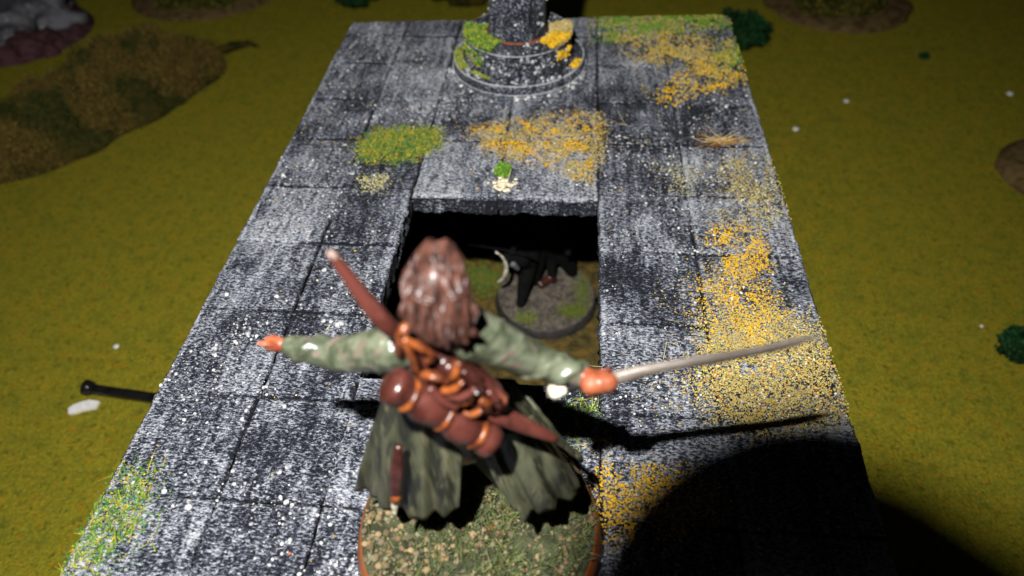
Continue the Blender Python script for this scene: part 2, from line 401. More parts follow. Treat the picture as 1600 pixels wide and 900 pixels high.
patch([(4.2, 15.95), (5.06, 16.0), (5.43, 15.84), (5.95, 15.75), (5.76, 14.79), (5.27, 15.05), (4.54, 15.13)], 1500, OCHY+GRN[2:3], seed=5, size=(.009, .019), thr=-.02)
patch([(4.63, 14.25), (5.05, 14.6), (5.53, 15.0), (5.9, 15.16), (5.85, 14.61), (5.18, 14.17), (4.83, 14.05)], 1500, YEL+OCH[:2]+GRN[2:3], seed=6, size=(.009, .019), thr=-.12)
patch([(5.6, 14.9), (5.95, 14.9), (5.97, 15.7), (5.75, 15.7)], 1800, GRN, seed=16, size=(.010, .02), thr=-.1)
patch([(5.29, 12.7), (5.9, 12.78), (5.98, 12.12), (5.85, 11.5), (5.28, 11.6)], 1500, OCH+PAL, seed=7, thr=-.12)
patch([(4.64, 12.49), (4.99, 12.57), (5.03, 12.2), (4.69, 12.12)], 1100, PAL+OCH, seed=8, thr=-.1)
patch([(5.16, 11.45), (5.6, 11.5), (5.66, 11.03), (5.56, 10.6), (5.1, 10.7)], 2600, YEL, seed=9, thr=-.3, feather=.08)['label'] = 'bright yellow flock patch'
patch([(4.85, 10.6), (5.51, 10.65), (5.62, 10.3), (5.7, 9.95), (5.2, 9.7), (5.05, 9.95)], 2600, YEL+OCH[:1], seed=10, thr=-.3, feather=.09)
patch([(4.95, 10.1), (5.6, 10.2), (5.96, 10.1), (5.97, 9.05), (5.04, 8.88), (4.75, 9.3), (4.86, 9.64)], 3300, OCH+PAL+YEL[:2]+OCH, seed=11, thr=-.6, feather=.1)
patch([(4.3, 8.95), (5.2, 8.95), (5.0, 10.6), (4.6, 10.6), (4.5, 9.6)], 260, OCHY, seed=12, feather=.15)
patch([(3.9, 8.46), (4.23, 8.5), (4.6, 8.45), (5.0, 8.3), (4.4, 7.9), (3.93, 7.9)], 2600, YEL[:3]+YEL, seed=13, thr=-.2, feather=.07)
patch([(.0, 8.21), (.31, 8.2), (.46, 7.88), (.48, 7.62), (.34, 7.33), (.0, 7.3), (.0, 7.69)], 1900, GRN, seed=14, thr=-.05, feather=.09, fib=.55)['label'] = 'green flock on the left edge'
patch([(3.30, 9.1), (3.9, 9.05), (3.93, 8.72), (3.55, 8.7)], 1200, GRN+PAL, seed=15, feather=.05, fib=2.)
patch([(3.88, 8.85), (4.0, 8.85), (4.0, 8.6), (3.9, 8.6)], 1200, OCH, seed=18, feather=.03)
patch([(.05, 6.9), (5.95, 6.9), (5.95, 16.2), (.05, 16.2)], 4, YEL+GRN+PAL+[(.6, .15, .05)], seed=19, feather=.01)
# dark green tuft with dried glue at its foot
t = rng.normal(size=(900, 3)); t /= np.linalg.norm(t, axis=1)[:, None]; t = t*rng.uniform(.5, 1, (900, 1))*np.array([.105, .10, .08])+np.array([2.80, 12.36, .04])
t = t[t[:, 2] > 0]; put('moss_tuft', scatter_mesh('moss_tuft', t, rng.uniform(.010, .02, len(t)), OCT, pal([(.10, .22, .02), (.06, .15, .015), (.18, .30, .03)], len(t))), 'flock', plat, False)['kind'] = 'stuff'
t = np.c_[rng.normal(2.82, .07, 70), rng.normal(12.12, .09, 70), np.full(70, .004)]; t = t[t[:, 1] > 11.9]
put('glue_blob', scatter_mesh('glue_blob', t, rng.uniform(.012, .034, len(t)), ICO1, squash=.35, jit=.2), 'glue_paint', plat)['kind'] = 'stuff'
# straw tuft
n = 90; th = rng.normal(.1, .3, n); d = np.c_[np.cos(th), np.sin(th)*.7, rng.uniform(.0, .14, n)]; d[:30, 0] *= -1; d[:30, 1] = rng.uniform(-.9, .6, 30)
pp = np.c_[rng.normal(5.42, .07, n), rng.normal(13.1, .03, n), np.full(n, .01)]
put('straw_tuft', fibre_mesh('straw_tuft', pp, .26, .005, pal([(.30, .19, .07), (.22, .10, .02), (.6, .5, .28), (.45, .25, .06)], n), dirs=d), 'flock', plat, False)['kind'] = 'stuff'
n = 26; pp = np.c_[rng.uniform(.2, 5.8, n), rng.uniform(7.4, 14, n), np.full(n, .012)]; pp = pp[on_deck(pp)]
put('stray_fibres', fibre_mesh('stray_fibres', np.r_[pp, [(5.08, 9.45, .01), (5.2, 11.35, .02), (2.86, 12.1, .02), (1.86, 8.75, .01)]], .15, .004, pal([(.6, .52, .3), (.5, .45, .25)], len(pp)+4), up=.25), 'flock', plat, False)['kind'] = 'stuff'
# ------------------------------------------------------------------ column on the deck
CX, CY = 2.80, 15.03
colm = empty('broken_column', (CX, CY, 0)); tag(colm, 'dark stone column with two round steps at the back of the platform', 'column')
put('lower_step', lathe([(.0001, .0), (.93, .0), (.95, .03), (.94, .10), (.935, .135), (.90, .15), (.6, .155), (.0001, .155)], (CX, CY, 0), 96, .012, 1), 'column', colm)
put('upper_step', lathe([(.0001, .15), (.79, .15), (.80, .19), (.75, .22), (.745, .42), (.755, .46), (.72, .485), (.5, .49), (.0001, .49)], (CX, CY, 0), 96, .018, 2), 'column', colm)
def bead(r, z, w, seed, name='rim'):
    ring = []
    for k in range(96):
        t = 2*math.pi*k/96; rr = r*(1+.006*noise.noise(Vector((math.cos(t)*4, math.sin(t)*4, seed))))
        ww = w*(1+.45*noise.noise(Vector((math.cos(t)*3, math.sin(t)*3, seed+5))))
        c = Vector((CX+rr*math.cos(t), CY+rr*math.sin(t), z)); o_ = Vector((math.cos(t), math.sin(t), 0))
        ring.append([c+o_*math.cos(q)*ww+Vector((0, 0, math.sin(q)*ww*.7)) for q in [2*math.pi*m/8 for m in range(8)]])
    bm = loft(ring+[ring[0]], cap=False); bmesh.ops.remove_doubles(bm, verts=bm.verts, dist=1e-5); return put(name, bm, 'rim', colm)
bead(.925, .137, .014, 1); bead(.735, .472, .012, 2)
bead(.955, .02, .010, 3)
put('rust_ring', lathe([(.0001, .485), (.44, .485), (.44, .505), (.41, .515), (.0001, .515)], (CX, CY, 0), 48, .05, 4), 'rust_ring', colm)
rings = []
for z in np.linspace(.49, 3.2, 60):
    ring = []
    for kk in range(64):
        t = 2*math.pi*kk/64; c_ = max(abs(math.cos((t+math.pi/8) % (math.pi/4)-math.pi/8)), .01)
        r = .385/ c_; r = min(r, .405)
        r *= 1+.035*noise.fractal(Vector((math.cos(t)*3, math.sin(t)*3, z*3)), .8, 2, 3)
        for wy in (.85, 1.55, 2.25):     # carved slots on the faces
            da = (t % (math.pi/2))-math.pi/4
            if abs(da) < .20 and abs(z-wy) < .22: r -= .06
        if z < .58: r *= 1.04
        ring.append((CX+r*math.cos(t), CY+r*math.sin(t), z))
    rings.append(ring)
put('shaft', loft(rings), 'column', colm)
def col_scatter(n, rmin, rmax, z, a0=0, a1=2*math.pi, dz=0):
    t = rng.uniform(a0, a1, n); r = rng.uniform(rmin, rmax, n); return np.c_[CX+r*np.cos(t), CY+r*np.sin(t), z+rng.uniform(0, dz, n)]
P = np.r_[col_scatter(110, .42, .74, .49), col_scatter(150, .75, .92, .155, 3.3, 6.1), col_scatter(170, .745, .76, .2, 3.6, 5.9, .25), col_scatter(110, .385, .40, .55, 3.2, 6.2, 2.2), col_scatter(120, .94, 1.04, .0, 3.2, 6.1)]
put('grit', scatter_mesh('grit', P, .007+.030*rng.random(len(P))**3, ICO1, jit=.3), 'grit', colm)['kind'] = 'stuff'
def col_moss(P, cols, s=(.016, .03)):
    put('moss_patch', scatter_mesh('moss_patch', P, rng.uniform(*s, len(P)), OCT, pal(cols, len(P))), 'flock', colm, False)['kind'] = 'stuff'
col_moss(np.r_[col_scatter(900, .45, .77, .50, 2.95, 4.25, .05), col_scatter(120, .75, .79, .25, 3.3, 4.1, .2)], [GRN[0], GRN[3], GRN[1], GRN[2]], (.012, .024))
col_moss(col_scatter(200, .8, .93, .16, 3.0, 3.75, .03), [(.28, .30, .04), (.20, .24, .04)], (.010, .02))
col_moss(col_scatter(90, .8, .86, .16, 3.9, 4.3, .02), [(.28, .30, .04), (.20, .24, .04)], (.010, .02))
col_moss(col_scatter(600, .45, .76, .50, -.75, .35, .04), OCH[:3])
col_moss(np.r_[col_scatter(300, .52, .76, .52, -.85, -.25, .04), col_scatter(50, .76, .79, .3, -.75, -.35, .12), col_scatter(60, .84, .93, .16, -.5, -.25, .03)], YEL[:3], (.018, .034))
# ------------------------------------------------------------------ figure at the front
FC = Vector((3.03, 7.86, 0))
fig = empty('painted_figure', FC); tag(fig, 'large blurred painted figure seen from behind, arms spread, sword in right hand', 'miniature figure')
def base_disc(parent, c, r, rimmat, topmat, h=.22, seed=0):
    put('base_rim', lathe([(.0001, 0), (r+.05, 0), (r+.055, .015), (r+.005, h-.02), (r-.015, h), (r-.05, h), (r-.055, h-.01), (.0001, h-.011)], c, 96), rimmat, parent)
    V, F = [], []; nr, na = 40, 96
    rings_ = []
    for i in range(nr+1):
        rr = (r-.012)*i/nr; ring = []
        for k_ in range(na):
            t = 2*math.pi*k_/na; x, y = c[0]+rr*math.cos(t), c[1]+rr*math.sin(t)
            fo = 1-(i/nr)**6
            z = c[2]+h+.002+fo*(.02+.035*noise.fractal(Vector((x*3+seed, y*3, 0)), .8, 2, 3)+.02*noise.noise(Vector((x*14, y*14, seed))))
            ring.append((x, y, z))
        if i == 0: rings_.append([ring[0]]*na)
        else: rings_.append(ring)
    bm = loft(rings_[1:], cap=False); bm.faces.new([v for v in list(bm.verts)[:na]][::-1]); bm.normal_update()
    for f_ in bm.faces:
        if f_.normal.z < 0: f_.normal_flip()
    put('ground_texture', bm, topmat, parent)
base_disc(fig, FC, .85, 'base_rim_paint', 'soil_paint', .22, 3)
n = 5200; t = rng.uniform(0, 2*np.pi, n); r = .82*np.sqrt(rng.random(n)); P = np.c_[FC.x+r*np.cos(t), FC.y+r*np.sin(t)]
left = P[:, 0] < 2.62+.18*rng.normal(size=n); gr = ~left & blotchy(P, 2.2, 4, -.3)
PL = P[left & (rng.random(n) < .55)]
put('sand_grains', scatter_mesh('sand_grains', np.c_[PL, np.full(len(PL), .245)], .008+.026*rng.random(len(PL))**2.5, ICO1, pal([(.15, .105, .05), (.10, .08, .04), (.24, .17, .09), (.12, .10, .06), (.14, .14, .08)], len(PL)), jit=.25), 'flock', fig)['kind'] = 'stuff'
PG = P[gr]
put('flock_grass', fibre_mesh('flock_grass', np.c_[PG, np.full(len(PG), .235)], .085, .0055, pal([(.06, .075, .02), (.10, .12, .03), (.045, .065, .025), (.15, .14, .06), (.08, .10, .05)], len(PG), .3), up=.7), 'flock', fig, False)['kind'] = 'stuff'
P2 = P[~left][:900]
put('sand_grains', scatter_mesh('sand_grains', np.c_[P2, np.full(len(P2), .25)], .008+.018*rng.random(len(P2))**2, ICO1, pal([(.2, .15, .08), (.16, .14, .08), (.07, .075, .035), (.18, .10, .06)], len(P2)), jit=.25), 'flock', fig)['kind'] = 'stuff'
# body: capsules fused into one surface
CAPS = []
def cap(a_, ra, b_, rb, mat): CAPS.append((Vector(a_), ra, Vector(b_), rb, mat))
def cap_bm(a_, ra, b_, rb, n=12):
    d = b_-a_; L = d.length
    if L < 1e-6: d = Vector((0, 0, 1)); L = 1e-6
    D, s, u = frame(d); rings_ = []
    for k_ in range(1, 5):
        q = math.pi/2*k_/4; rings_.append((a_-D*ra*math.cos(q), ra*math.sin(q)))
    for k_ in range(4):
        q = math.pi/2*(1-k_/4); rings_.append((b_+D*rb*math.cos(q), rb*math.sin(q)))
    return loft([[p+(s*math.cos(t)+u*math.sin(t))*r_ for t in [2*math.pi*m/n for m in range(n)]] for p, r_ in rings_])
def build_body(name, parent, mats, vox=.011, sm=3):
    me = remesh(join([cap_bm(c[0], c[1], c[2], c[3]) for c in CAPS]), vox, sm)
    used = sorted({c[4] for c in CAPS}, key=mats.index)
    nf = len(me.polygons); cen = np.empty(nf*3); me.polygons.foreach_get('center', cen); cen = cen.reshape(-1, 3)
    best = np.full(nf, 1e9); idx = np.zeros(nf, int)
    for a_, ra, b_, rb, m_ in CAPS:
        A, B = np.array(a_), np.array(b_); d = B-A; tt = np.clip(((cen-A)@d)/max(d@d, 1e-9), 0, 1)
        dd = np.linalg.norm(cen-(A+tt[:, None]*d), axis=1)-(ra+(rb-ra)*tt); w = dd < best; best[w] = dd[w]; idx[w] = mats.index(m_)
    o = put(name, me, mats, parent); o.data.polygons.foreach_set('material_index', idx.astype('i')); CAPS.clear(); return o
Z = Vector
# legs, boots
for sx, fy in ((-1, -.02), (1, .08)):
    hip = Z((3.0+sx*.10, 7.92, 1.22)); kn = Z((3.0+sx*.24, 7.86+fy, .75)); an = Z((3.0+sx*.33, 7.92+fy, .34))
    cap(hip, .14, kn, .10, 'dark_paint'); cap(kn, .10, an, .07, 'dark_paint'); cap(an, .07, an+Z((sx*.04, .17, -.06)), .055, 'dark_paint')
cap((2.98, 7.93, 1.2), .18, (2.96, 7.92, 1.5), .155, 'leather_paint')
cap((2.96, 7.92, 1.5), .155, (2.93, 7.92, 1.95), .20, 'leather_paint')
cap((2.80, 7.92, 2.07), .12, (3.06, 7.90, 2.20), .13, 'leather_paint')
cap((2.95, 7.90, 2.15), .09, (2.99, 7.87, 2.48), .075, 'skin_paint')
cap((3.0, 7.89, 2.65), .115, (3.01, 7.885, 2.73), .11, 'skin_paint')           # skull
cap((3.0, 7.95, 2.60), .085, (3.0, 7.96, 2.68), .10, 'skin_paint')             # jaw and cheeks
cap((3.0, 8.01, 2.74), .022, (3.0, 8.045, 2.68), .028, 'skin_paint')           # nose
cap((2.965, 8.03, 2.60), .014, (3.035, 8.03, 2.60), .014, 'skin_paint')        # lips
for s_ in (-1, 1):
    cap((3.0+s_*.05, 8.01, 2.75), .018, (3.0+s_*.055, 8.01, 2.75), .018, 'dark_paint')
    cap((3.0+s_*.10, 7.93, 2.66), .022, (3.0+s_*.105, 7.925, 2.71), .018, 'skin_paint')
# arms
Lsh, Lel, Lwr, Lh = Z((2.70, 7.9, 2.10)), Z((2.33, 7.97, 1.915)), Z((2.06, 8.0, 1.945)), Z((1.965, 8.0, 1.962))
Rsh, Rel, Rwr, Rh = Z((3.12, 7.80, 2.36)), Z((3.43, 7.90, 2.05)), Z((3.69, 7.88, 1.955)), Z((3.79, 7.86, 1.925))
cap(Lsh, .135, Lel, .098, 'sleeve_paint'); cap(Lel, .098, Lwr, .068, 'sleeve_paint'); cap(Lwr, .045, Lh, .038, 'skin_paint')
cap(Rsh, .145, Rel, .102, 'sleeve_paint'); cap(Rel, .102, Rwr, .066, 'sleeve_paint'); cap(Rwr, .045, Rh, .045, 'skin_paint')
def folds(a_, b_, ra, rb, k_, seed):
    D, s, u = frame(b_-a_)
    for i in range(k_):
        t = (i+.5)/k_; c = a_.lerp(b_, t); r_ = ra+(rb-ra)*t; ph = 2.1*seed+i*1.3
        pts = []
        for m in range(5):
            q = ph+m*.42; pts.append(c+(s*math.cos(q)+u*math.sin(q))*r_*.93+D*(m-2)*.028)
        for p0, p1 in zip(pts[:-1], pts[1:]): cap(p0, .022, p1, .022, 'sleeve_paint')
folds(Lsh, Lel, .132, .098, 4, 1); folds(Lel, Lwr, .098, .068, 5, 2); folds(Rsh, Rel, .14, .10, 4, 3); folds(Rel, Rwr, .10, .066, 5, 4)
folds(Lsh, Lel, .12, .085, 4, 2.6); folds(Rsh, Rel, .13, .09, 5, 1.7); folds(Rel, Rwr, .09, .06, 5, 2.3)
for p0, p1 in ((Lwr, Lh), (Rwr, Rh)):   # cuffs
    cap(p0.lerp(p1, -.25), .064, p0.lerp(p1, .05), .066, 'sleeve_paint')
# left hand, half open, fingers curling forward
hx = Z((-1, 0, .1)).normalized()
cap(Lh, .048, Lh+Z((-.025, .0, .005)), .050, 'skin_paint')
for i in range(4):
    b0 = Lh+Z((-.045, .030-.024*i, -.042+.027*i)); L_ = (.026, .034, .036, .030)[i]
    b1 = b0+Z((-L_, .004, .002)); b2 = b1+Z((-.004, .020, -.022)); b3 = b2+Z((.018, .008, -.010))
    cap(b0, .0165, b1, .0150, 'skin_paint'); cap(b1, .0150, b2, .0135, 'skin_paint'); cap(b2, .0135, b3, .012, 'skin_paint')
cap(Lh+Z((-.005, -.035, .035)), .018, Lh+Z((-.040, -.055, .062)), .0145, 'skin_paint')
# right hand closed round the grip (axis of the sword)
TIP = Z((4.931, 8.0, 2.22)); POM = Z((3.567, 7.82, 1.885)); AX = (TIP-POM).normalized()
GR = Z((3.80, 7.855, 1.94)); GR = POM+AX*(GR-POM).dot(AX)
_, sd, up_ = frame(AX)
cap(Rwr, .052, GR+Z((0, -.03, .03)), .06, 'skin_paint'); cap(GR-AX*.05+Z((0, -.03, .025)), .056, GR+AX*.045+Z((0, -.03, .02)), .058, 'skin_paint')
for i in range(4):
    c = GR+AX*(-.062+.042*i); pts = [c+(sd*math.cos(q)+up_*math.sin(q))*.060 for q in (1.9, .7, -.5, -1.7, -2.6)]
    for p0, p1 in zip(pts[:-1], pts[1:]): cap(p0, .0185, p1, .0170, 'skin_paint')
cap(GR+AX*.045+up_*.045, .018, GR+AX*.06+sd*.05-up_*.01, .015, 'skin_paint')
build_body('body', fig, ['leather_paint', 'sleeve_paint', 'skin_paint', 'dark_paint'], .0095, 3)
# hair: locks fused
def lock(pts, rads):
    pts = [Z(p) for p in pts]
    q = []
    for i in range(len(pts)-1):
        p0, p1, p2, p3 = pts[max(i-1, 0)], pts[i], pts[i+1], pts[min(i+2, len(pts)-1)]
        for k_ in range(3):
            t = k_/3; q.append((.5*((2*p1)+(-p0+p2)*t+(2*p0-5*p1+4*p2-p3)*t*t+(-p0+3*p1-3*p2+p3)*t**3), rads[i]*(1-t)+rads[i+1]*t))
    q.append((pts[-1], rads[-1]))
    for (a_, ra), (b_, rb) in zip(q[:-1], q[1:]): cap(a_, ra, b_, rb, 'hair_paint')
cap((3.005, 7.86, 2.70), .126, (3.01, 7.85, 2.76), .120, 'hair_paint')
cap((3.01, 7.80, 2.68), .13, (3.03, 7.74, 2.60), .12, 'hair_paint')
cap((3.02, 7.76, 2.6), .13, (3.05, 7.70, 2.46), .08, 'hair_paint')
for i in range(17):
    u_ = (i/16)*2-1; wv = random.uniform(-.035, .035)
    a0 = Z((3.01+u_*.035, 7.86+.04*abs(u_), 2.865)); a1 = Z((3.01+u_*.100, 7.73+.12*u_*u_, 2.82-.02*abs(u_)))
    a2 = Z((3.015+u_*.125+wv, 7.65+.12*u_*u_, 2.72)); a3 = Z((3.01+u_*.148-wv, 7.60+.10*u_*u_, 2.62-.02*random.random()))
    a4 = Z((3.06+u_*.12+wv*1.5, 7.60+.06*u_*u_, 2.50-.04*random.random()+.06*abs(u_)))
    lock([a0, a1, a2, a3, a4], [.026, .028, .026, .026, .012])
for i in range(10):
    u_ = random.uniform(-1, 1); a2 = Z((3.02+u_*.14, 7.615+.10*u_*u_, 2.76)); a3 = Z((3.02+u_*.15+random.uniform(-.03, .03), 7.58+.08*u_*u_, 2.64)); a4 = Z((3.05+u_*.11, 7.575+.05*u_*u_, 2.52))
    lock([a2, a3, a4], [.012, .02, .010])
build_body('hair', fig, ['hair_paint'], .0085, 2)
# bedroll with bands, pack, straps
BL, BR = Z((2.745, 7.54, 2.27)), Z((3.25, 7.56, 1.74)); BD = (BR-BL).normalized()
L_ = (BR-BL).length; prof = []
for t in np.linspace(0, 1, 31):
    r_ = .070+.032*abs(math.sin((t-.2)*math.pi/.31)) ; r_ = max(r_, .074)
    if t in (0., 1.): r_ *= .55
    elif t < .05 or t > .95: r_ *= .9
    prof.append((BL.lerp(BR, t), r_))
put('bedroll', tube([p for p, r_ in prof], [r_ for p, r_ in prof], 20, 1, 0, .10, 2), 'leather_paint', fig)
for b in (.2, .51, .82):
    c = BL.lerp(BR, b); D, s, u = frame(BD); ring = []
    for m in range(25):
        q = 2*math.pi*m/24; cc = c+(s*math.cos(q)+u*math.sin(q))*.080; o_ = (s*math.cos(q)+u*math.sin(q))
        ring.append([cc+o_*.012*math.cos(w)+D*.020*math.sin(w) for w in [2*math.pi*x/8 for x in range(8)]])
    put('bedroll_strap', loft(ring, cap=False), 'strap_paint', fig)
def blob(name, lst, mat, vox=.011, sm=2):
    for a_, ra, b_, rb in lst: cap(a_, ra, b_, rb, mat)
    return build_body(name, fig, [mat], vox, sm)
blob('backpack', [((2.88, 7.70, 2.42), .08, (3.0, 7.70, 2.22), .12), ((2.98, 7.70, 2.28), .11, (3.2, 7.70, 1.98), .10), ((3.0, 7.66, 2.20), .09, (3.10, 7.66, 2.10), .09),
                  ((3.18, 7.64, 2.06), .085, (3.25, 7.66, 1.98), .075), ((3.05, 7.62, 2.30), .05, (3.16, 7.62, 2.22), .045), ((2.95, 7.62, 2.2), .05, (3.06, 7.62, 2.05), .05),
                  ((3.27, 7.64, 2.06), .045, (3.29, 7.64, 2.04), .04), ((3.13, 7.66, 1.93), .07, (3.2, 7.66, 1.86), .06)], 'leather_paint')
def strap(pts, r_=.018, mat='strap_paint', name='pack_strap', fl=.7):
    put(name, tube(pts, [r_*(.62, .84, .66, .8, .6)[i] for i in range(len(pts))], 10, fl, 5, .25, pts[0][0]*50), mat, fig)
strap([(2.80, 7.68, 2.28), (2.82, 7.61, 2.42), (2.855, 7.575, 2.58), (2.88, 7.60, 2.62), (2.93, 7.68, 2.60)], .030)
strap([(2.855, 7.575, 2.58), (2.885, 7.57, 2.47), (2.90, 7.57, 2.33), (2.90, 7.60, 2.26)], .026)
strap([(2.87, 7.57, 2.57), (2.95, 7.57, 2.50), (2.99, 7.575, 2.44), (2.95, 7.57, 2.40)], .026)
strap([(2.93, 7.56, 2.32), (2.98, 7.535, 2.345), (3.035, 7.53, 2.33)], .034)
strap([(3.04, 7.54, 2.30), (3.09, 7.535, 2.36), (3.115, 7.56, 2.43)], .036)
strap([(3.02, 7.53, 2.24), (3.075, 7.52, 2.26), (3.13, 7.53, 2.32)], .030)
strap([(3.09, 7.54, 2.13), (3.13, 7.53, 2.155), (3.17, 7.535, 2.21)], .032)
strap([(3.20, 7.545, 2.155), (3.235, 7.55, 2.12), (3.235, 7.56, 2.06)], .034)
strap([(3.11, 7.555, 2.03), (3.155, 7.54, 2.03), (3.20, 7.55, 2.06)], .028)
strap([(3.13, 7.55, 2.38), (3.19, 7.55, 2.30), (3.21, 7.56, 2.20)], .034, 'leather_paint')
strap([(2.96, 7.54, 2.25), (3.02, 7.52, 2.17), (3.08, 7.53, 2.10)], .036, 'leather_paint')
strap([(3.05, 7.525, 2.20), (3.12, 7.51, 2.22), (3.19, 7.53, 2.27)], .030, 'leather_paint')
strap([(3.24, 7.57, 2.20), (3.28, 7.57, 2.13), (3.29, 7.58, 2.05)], .034, 'leather_paint')
put('pack_buckle', bm_mesh(cap_bm(Z((3.285, 7.60, 2.085)), .026, Z((3.30, 7.60, 2.075)), .026)), 'skin_paint', fig)
# slung sheaths
put('quiver', tube([(2.84, 7.72, 2.40), (2.765, 7.68, 2.53), (2.69, 7.70, 2.665), (2.62, 7.725, 2.80), (2.563, 7.745, 2.915)], [.055, .052, .045, .034, .024], 14, .8, 4), 'leather_paint', fig)
put('quiver_tip', bm_mesh(cap_bm(Z((2.568, 7.743, 2.905)), .024, Z((2.558, 7.745, 2.92)), .021)), 'white_chip_dim', fig)
put('scabbard', tube([(3.12, 7.70, 1.96), (3.25, 7.66, 1.885), (3.42, 7.64, 1.80), (3.585, 7.63, 1.70)], [.06, .062, .05, .022], 14, .75, 4), 'leather_paint', fig)
# coat skirts
def skirt(tops, hems, name, seed, amp=.035, bulge=.03):
    tops = [Z(p) for p in tops]; hems = [Z(p) for p in hems]; nu, nv = 48, 22
    def along(L, u):
        x = u*(len(L)-1); i = min(int(x), len(L)-2); return L[i].lerp(L[i+1], x-i)
    F_, B_ = [], []
    for j in range(nv+1):
        v = j/nv; rf, rb = [], []
        for i in range(nu+1):
            u = i/nu; p = along(tops, u).lerp(along(hems, u), v)
            du = (along(hems, min(u+.05, 1))-along(hems, max(u-.05, 0))).normalized(); dv = (along(hems, u)-along(tops, u)).normalized()
            nrm = du.cross(dv).normalized()
            if nrm.y > 0: nrm = -nrm
            w = amp*.8*v**.7*(math.sin(u*21+seed+.8*math.sin(v*2))+.6*math.sin(u*37+seed*2))+bulge*math.sin(v*math.pi*.8)
            w += .01*noise.noise(p*9)
            zj = .035*v*noise.noise(Z((u*9, seed, 0)))
            rf.append(p+nrm*w+Z((0, 0, zj))); rb.append(p+nrm*(w-.022)+Z((0, 0, zj)))
        F_.append(rf); B_.append(rb)
    return put(name, loft([f+b[::-1] for f, b in zip(F_, B_)]), 'coat_paint', fig)
skirt([(2.63, 7.80, 1.86), (2.70, 7.74, 1.80), (2.83, 7.74, 1.70), (3.02, 7.80, 1.36)], [(2.298, 7.76, .80), (2.45, 7.66, .84), (2.655, 7.60, .77), (2.82, 7.60, .80), (2.975, 7.64, .86)], 'coat_skirt', 1.)
skirt([(3.06, 7.80, 1.55), (3.2, 7.78, 1.5), (3.38, 7.8, 1.55), (3.44, 7.92, 1.5)], [(3.30, 7.64, .88), (3.40, 7.62, .81), (3.515, 7.64, .88), (3.66, 7.72, .88), (3.745, 7.86, .88)], 'coat_skirt', 2.4)
skirt([(2.63, 7.86, 1.7), (2.72, 8.1, 1.6), (3.0, 8.14, 1.5), (3.3, 8.12, 1.55), (3.44, 7.96, 1.5)], [(2.40, 7.9, .95), (2.5, 8.2, .9), (3.0, 8.32, .85), (3.5, 8.2, .9), (3.74, 7.94, .95)], 'coat_front', 3.1)
put('knife_sheath', tube([(2.70, 7.60, 1.60), (2.665, 7.55, 1.38), (2.625, 7.53, 1.14)], [.022, .042, .034], 12, .7, 4), 'leather_paint', fig)
put('sheath_band', bm_mesh(cap_bm(Z((2.63, 7.53, 1.15)), .036, Z((2.622, 7.527, 1.12)), .034)), 'strap_paint', fig)
put('knife_tip', tube([(2.622, 7.53, 1.12), (2.606, 7.52, 1.03), (2.594, 7.51, .93)], [.026, .022, .006], 10, .6, 3), 'pommel_paint', fig)
# sword held in the right hand
GD = POM+AX*.30
put('sword_pommel', bm_mesh(cap_bm(POM, .047, POM+AX*.03, .040, 16)), 'pommel_paint', fig)
put('sword_grip', tube([POM+AX*.03, POM+AX*.30], [.024, .026], 12, 1, 0), 'dark_paint', fig)
put('sword_guard', tube([GD+up_*-.07, GD, GD+up_*.07], [.018, .026, .018], 10, 1, 3), 'dark_paint', fig)
bl = []
for t in np.linspace(0, 1, 24):
    w = (.057*(1-.42*t) if t < .86 else .057*.63*(1-(t-.86)/.14)+.002)*(1+.10*math.sin(t*17)); c = GD.lerp(TIP, t)+up_*.014*math.sin(t*7)
    bl.append([c+up_*w, c+up_*w*.3+sd*w*.5, c+sd*w*.62, c-up_*w*.3+sd*w*.5, c-up_*w, c-up_*w*.3-sd*w*.5, c-sd*w*.62, c+up_*w*.3-sd*w*.5])
put('sword_blade', loft(bl), 'blade_paint', fig)
# ------------------------------------------------------------------ figure down in the pit
DC = Vector((3.25, 14.05, MATZ)); dk = empty('dark_figure', DC)
tag(dk, 'dark cloaked figure on a round grey base down in the pit under the platform', 'miniature figure')
base_disc(dk, DC, .84, 'base_edge_black', 'grey_soil', .2, 9)
def dk_moss(cx, cy, rx, ry, n_, cols):
    P_ = np.c_[rng.normal(cx, rx, n_), rng.normal(cy, ry, n_)]; P_ = P_[np.hypot(P_[:, 0]-DC.x, P_[:, 1]-DC.y) < .82]
    put('moss_patch', scatter_mesh('moss_patch', np.c_[P_, np.full(len(P_), MATZ+.235)], rng.uniform(.014, .03, len(P_)), OCT, pal(cols, len(P_))), 'flock', dk, False)['kind'] = 'stuff'
dk_moss(3.75, 13.65, .13, .08, 300, [(.13, .15, .02), (.09, .12, .02)]); dk_moss(3.88, 14.1, .07, .2, 300, [(.12, .14, .03), (.09, .11, .03)])
dk_moss(2.95, 13.45, .1, .08, 160, [(.13, .16, .03), (.15, .17, .05)])
n = 500; t = rng.uniform(0, 2*np.pi, n); r = .8*np.sqrt(rng.random(n))
put('sand_grains', scatter_mesh('sand_grains', np.c_[DC.x+r*np.cos(t), DC.y+r*np.sin(t), np.full(n, MATZ+.225)], rng.uniform(.01, .022, n), ICO1, pal([(.19, .16, .12), (.13, .11, .09), (.08, .07, .06)], n)), 'flock', dk)['kind'] = 'stuff'
bz = MATZ+.2
for sx in (-1, 1):
    h = Z((3.2+sx*.12, 14.35, bz+1.1)); k_ = Z((3.2+sx*.12, 14.45, bz+.6)); a_ = Z((3.2+sx*.14, 14.5, bz+.12))
    cap(h, .15, k_, .11, 'pit_black'); cap(k_, .11, a_, .08, 'pit_black'); cap(a_, .08, a_+Z((sx*.03, -.18, -.05)), .06, 'leather_paint' if sx > 0 else 'pit_black')
cap((3.2, 14.35, bz+1.1), .2, (3.18, 14.3, bz+1.75), .23, 'pit_black'); cap((2.98, 14.3, bz+1.85), .12, (3.4, 14.3, bz+1.85), .12, 'pit_black')
